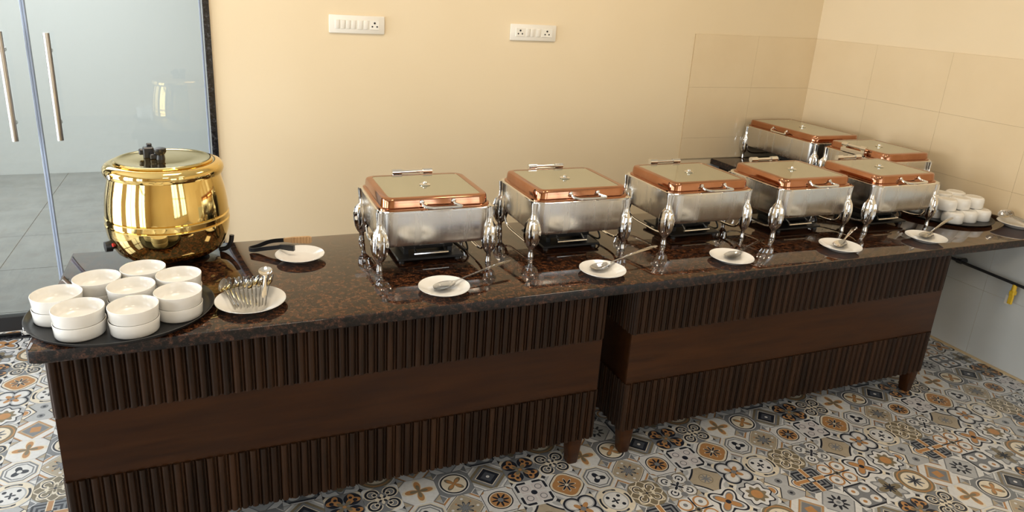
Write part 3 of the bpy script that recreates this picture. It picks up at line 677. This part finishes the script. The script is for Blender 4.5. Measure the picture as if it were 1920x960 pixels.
for x, y, where in spots:
    jx, jy = random.uniform(-.0006, .0006), random.uniform(-.0006, .0006)
    tag(link('soup_bowl', BOWL, None, None, (x + jx, y + jy, H + .0036)), 'lower white soup bowl of the stack ' + where, 'bowl', 'white soup bowls on the oval tray')
    tag(link('soup_bowl', BOWL, None, None, (x, y, H + .0036 + .0400)), 'upper white soup bowl of the stack ' + where, 'bowl', 'white soup bowls on the oval tray')
def cup_mesh():
    bm = NB(); lathe(bm, [(.050, 0), (.052, .002), (.0525, .036), (.0510, .050), (.046, .057), (.040, .059), (.039, .0578), (0, .0578)], 32)
    lathe(bm, [(.050, 0), (.0485, .002), (.0495, .036), (.047, .047), (.042, .053), (0, .053)], 32)
    return mesh_from(bm, 'cup_bowl', 50)
CUP = cup_mesh(); CUP.materials.append(M['china'])
cx = [4.166, 4.273, 4.380]; tz = H + .0036
coln = ['left', 'middle', 'right']
for j, y in enumerate((-.497, -.390, -.283)):
    for i, x in enumerate(cx):
        tag(link('cup_bowl', CUP, None, None, (x - .003 * j, y, tz)), 'inverted white cup, bottom layer, %s of the %s row on the wall-side tray' % (coln[i], ('front', 'middle', 'back')[j]), 'cup', 'inverted white cups on the tray by the wall')
for j, y in enumerate((-.452, -.345)):
    for i, x in enumerate(cx):
        tag(link('cup_bowl', CUP, None, None, (x - .012, y, tz + .0592)), 'inverted white cup, upper layer, %s of the %s row of the pile' % (coln[i], ('front', 'back')[j]), 'cup', 'inverted white cups on the tray by the wall')
tag(link('cup_bowl', CUP, None, None, (cx[0] - .01, -.33, tz + .1184)), 'single inverted white cup on the very top of the pile', 'cup', 'inverted white cups on the tray by the wall')

def plate(label, loc, r, lip=.022):
    bm = NB(); lathe(bm, [(0, .003), (.48, .003), (.5, 0), (.56, 0), (.60, .003), (.93, lip - .004), (1.0, lip), (.995, lip + .0018), (.93, lip - .0015), (.64, .008), (.56, .006), (0, .0055)], 56)
    for v_ in bm.verts: v_.co.x *= r; v_.co.y *= r
    return tag(obj('side_plate', bm, M['china'], None, loc, smooth=50), label, 'plate', 'white side plates along the counter')
PL = [(1.259, -.692, 'white side plate in front of the leftmost chafing dish'), (1.913, -.684, 'white side plate in front of the second chafing dish'), (2.540, -.689, 'white side plate in front of the middle chafing dish'),
      (3.158, -.690, 'white side plate in front of the fourth chafing dish'), (3.716, -.692, 'white side plate in front of the rightmost front chafing dish')]
for x, y, lab in PL: plate(lab, (x, y, H), .093)
plate('white side plate under the serving tongs near the soup kettle', (.808, -.256, H), .093)
plate('larger white plate full of soup spoons beside the bowl tray', (.608, -.643, H), .112, .024)
plate('white plate of spoons against the right wall at the counter end', (4.480, -.640, H), .095, .024)

def spoon_mesh(L, a, b, depth, hw_end, arch, hw_neck=.0035, n=26, m_=7):
    bm = NB(); rows_ = []
    for i in range(n + 1):
        s = -a + L * (i / n) ** 1.15
        if s < a * .93: hwid = b * math.sqrt(max(0.0004, 1 - (s / a) ** 2)) * (1.0 + .10 * s / a * -1)
        else:
            t = (s - a * .93) / (L - a - a * .93); hwid = max(hw_neck + (hw_end - hw_neck) * t ** 1.3, b * .37 * (1 - t * 9)); hwid *= (1 if i < n - 1 else (.85 if i == n - 1 else .45))
        hgt = 0 if s < a * .8 else arch * math.sin(min(1, (s - a * .8) / (L - a * 1.8)) * PI * .62)
        ring_ = []
        for j in range(m_ + 1):
            v_ = -1 + 2 * j / m_; z = hgt
            if s < a: z -= depth * max(0, 1 - (s / a) ** 2) * (1 - v_ * v_)
            else: z += .0012 * (1 - v_ * v_)
            ring_.append(bm.verts.new((s, v_ * hwid, z)))
        rows_.append(ring_)
    for p, q in zip(rows_, rows_[1:]):
        for j in range(m_): bm.faces.new((p[j], q[j], q[j + 1], p[j + 1]))
    r_ = bmesh.ops.solidify(bm, geom=bm.faces[:], thickness=.0016)
    return mesh_from(bm, 'spoon', 60)
SERV = spoon_mesh(.36, .046, .031, .013, .013, .010); SERV.materials.append(M['chrome'])
SERV2 = spoon_mesh(.27, .046, .030, .013, .012, .010); SERV2.materials.append(M['chrome'])
def place_spoon(me, p, q, lab, name='serving_spoon', grp='serving spoons resting on the side plates', roll=0):
    p, q = Vector(p), Vector(q); x = (q - p).normalized(); y = Vector((0, 0, 1)).cross(x).normalized(); z = x.cross(y)
    o = link(name, me); o.matrix_world = Matrix(((x.x, y.x, z.x, p.x), (x.y, y.y, z.y, p.y), (x.z, y.z, z.z, p.z), (0, 0, 0, 1))) @ Matrix.Rotation(roll, 4, 'X')
    return tag(o, lab, 'spoon', grp)
SZ = H + .0215
place_spoon(SERV, (1.262, -.684, SZ), (1.612, -.572, H + .047), 'large steel serving spoon on the plate before the leftmost chafing dish')
place_spoon(SERV, (1.918, -.655, SZ), (2.226, -.590, H + .050), 'steel serving spoon on the plate before the second chafing dish')
place_spoon(SERV2, (2.560, -.672, SZ), (2.82, -.60, H + .047), 'steel serving spoon on the plate before the middle chafing dish')
place_spoon(SERV2, (3.178, -.672, SZ), (3.38, -.57, H + .046), 'steel serving spoon on the plate before the fourth chafing dish')
place_spoon(SERV, (3.746, -.672, SZ), (4.05, -.575, H + .052), 'steel serving spoon on the plate beside the inverted cups')
SOUP = spoon_mesh(.195, .028, .0225, .007, .0085, .006); SOUP.materials.append(M['chrome'])
ORD = ['leftmost', 'second', 'third', 'fourth', 'fifth', 'sixth', 'seventh', 'eighth', 'ninth', 'tenth', 'rightmost']
for i in range(11):
    t = i - 5
    place_spoon(SOUP, (.600 + t * .0150, -.572 + .006 * (i % 2), H + .052), (.609 + t * .0085, -.738 - .004 * (i % 3), H + .031), '%s steel soup spoon of the overlapping row on the larger plate' % ORD[i] + ('' if i in (0, 10) else ', counted from the bowls'), 'soup_spoon', 'soup spoons on the larger plate', 1.0)
place_spoon(SOUP, (.662, -.562, H + .086), (.645, -.735, H + .052), 'soup spoon lying flat on top of the spoon row, bowl upward', 'soup_spoon', 'soup spoons on the larger plate', 0)
for i in range(4):
    place_spoon(SOUP, (4.450 + .015 * i, -.575, H + .052), (4.450 + .010 * i, -.735, H + .034), 'steel spoon on the plate against the right wall, %s there' % ('leftmost', 'second from left', 'third from left', 'rightmost')[i], 'soup_spoon', 'spoons on the wall-side plate', 1.0)

# salad tongs lying on their plate
t = thing('serving_tongs', 'black serving tongs with ribbed tan tip lying across a side plate', 'tongs', (.64, -.14, H))
bm = NB()
def strap(bm, pts, wd_, th):
    pts = [Vector(p) for p in pts]; R_ = []
    for i, p in enumerate(pts):
        t_ = (pts[min(i + 1, len(pts) - 1)] - pts[max(i - 1, 0)]).normalized(); side = Vector((0, 0, 1)).cross(t_).normalized(); upv = t_.cross(side)
        h_, e = (wd_[i] if isinstance(wd_, list) else wd_) / 2, th / 2
        R_.append([p + side * e + upv * h_, p - side * e + upv * h_, p - side * e - upv * h_, p + side * e - upv * h_])
    loft(bm, R_)
strap(bm, arc([(.125, .004, .040), (.07, .016, .034), (.02, .022, .016), (-.012, .010, .012), (.0, -.010, .012), (.04, -.026, .020), (.105, -.062, .036)], 5), .016, .003)
obj('spring_arm', bm, M['black'], t)
bm = NB(); strap(bm, [(.10, -.060, .037), (.135, -.080, .037), (.150, -.090, .037)], [.018, .024, .022], .012); obj('black_tip', bm, M['black'], t)
bm = NB(); strap(bm, [(.12, .005, .040), (.15, -.006, .042), (.215, -.020, .042), (.225, -.022, .042)], [.014, .022, .030, .02], .010)
tp = obj('tan_tip', bm, M['wood_tip'], t)
for i in range(6):
    bm = NB(); xx = .152 + i * .012; yy = -.0065 - i * .0026; tube(bm, [(xx, yy - .007, .030), (xx, yy - .0075, .055)], .003, 8); obj('rib', bm, M['wood_tip'], tp)

# ------------------------------------------------------------------ wall switch plates
def switchplate(label, x0, x1, z0, z1, mods):
    cx_, cz_ = (x0 + x1) / 2, (z0 + z1) / 2; hw_, hh = (x1 - x0) / 2, (z1 - z0) / 2
    t = thing('switch_plate', label, 'switch plate', (cx_, YC, cz_))
    bm = NB(); box(bm, -hw_, hw_, -.012, 0, -hh, hh, .005, 2); obj('frame', bm, M['plate_white'], t)
    for kind, u0, u1 in mods:
        a, b = -hw_ + u0 * 2 * hw_, -hw_ + u1 * 2 * hw_; zz = hh * .52
        if kind == 's':
            r_ = bbox('rocker_switch', (a + .001, b - .001, -.0165, -.010, -zz * .95, zz * .95), M['plate_white'], t, .0025, 2); r_.rotation_euler = (.06, 0, 0)
        else:
            so = bbox('socket', (a + .001, b - .001, -.0145, -.010, -zz, zz), M['plate_white'], t, .0015)
            mx = (a + b) / 2; s_ = min(b - a, .05)
            for px, pz, rr_ in ((mx, zz * .42, .0058), (mx - s_ * .26, -zz * .32, .0046), (mx + s_ * .26, -zz * .32, .0046)):
                bm = NB(); tube(bm, [(px, -.0152, pz), (px, -.0120, pz)], rr_, 14); obj('pin_hole', bm, M['socket_hole'], so)
    return t
switchplate('long white switch plate with six rockers and one socket, nearer the door', 1.131, 1.434, 1.628, 1.724, [('s', .10, .19), ('s', .195, .285), ('s', .29, .38), ('s', .385, .475), ('s', .50, .60), ('s', .605, .705), ('p', .73, .90)])
switchplate('white switch plate with a socket at both ends, over the middle chafing dishes', 2.190, 2.492, 1.621, 1.717, [('p', .11, .31), ('s', .33, .42), ('s', .425, .515), ('s', .55, .65), ('p', .67, .92)])

# ------------------------------------------------------------------ gas pipe under the counter on the right wall
t = thing('gas_pipe', 'black pipe with yellow valve fixed along the right wall under the counter', 'pipe', (W - .008, -.7, 0))
bm = NB(); tube(bm, [(-.05, .45, .545), (-.05, -.9, .503)], .0085, 12); obj('main_tube', bm, M['pipe'], t)
bm = NB(); tube(bm, [(-.018, .45, .53), (-.018, -.9, .488)], .004, 10); obj('thin_tube', bm, M['steel'], t)
for yy in (.335, -.62):
    bm = NB(); zz = .545 - (.45 - yy) * .0311; tube(bm, [(0, yy, zz), (-.055, yy, zz)], [.015, .011], 12); tube(bm, [(-.05, yy - .014, zz), (-.05, yy + .014, zz)], .014, 12); obj('wall_bracket', bm, M['pipe'], t)
bm = NB(); tube(bm, [(-.05, .01, .528), (-.05, .01, .49)], [.011, .012], 12); box(bm, -.066, -.034, -.003, .023, .466, .492, .004); vb = obj('valve_body', bm, M['yellow'], t)
bm = NB(); box(bm, -.064, -.052, -.005, .02, .415, .47, .003); obj('valve_lever', bm, M['yellow'], vb)
bm = NB(); box(bm, -.052, -.046, .018, .040, .405, .46, .002); obj('paper_tag', bm, M['plate_white'], vb)
bm = NB(); tube(bm, [(-.048, .012, .468), (-.046, .014, .435)], .011, 12); obj('hose_nozzle', bm, M['black'], vb)
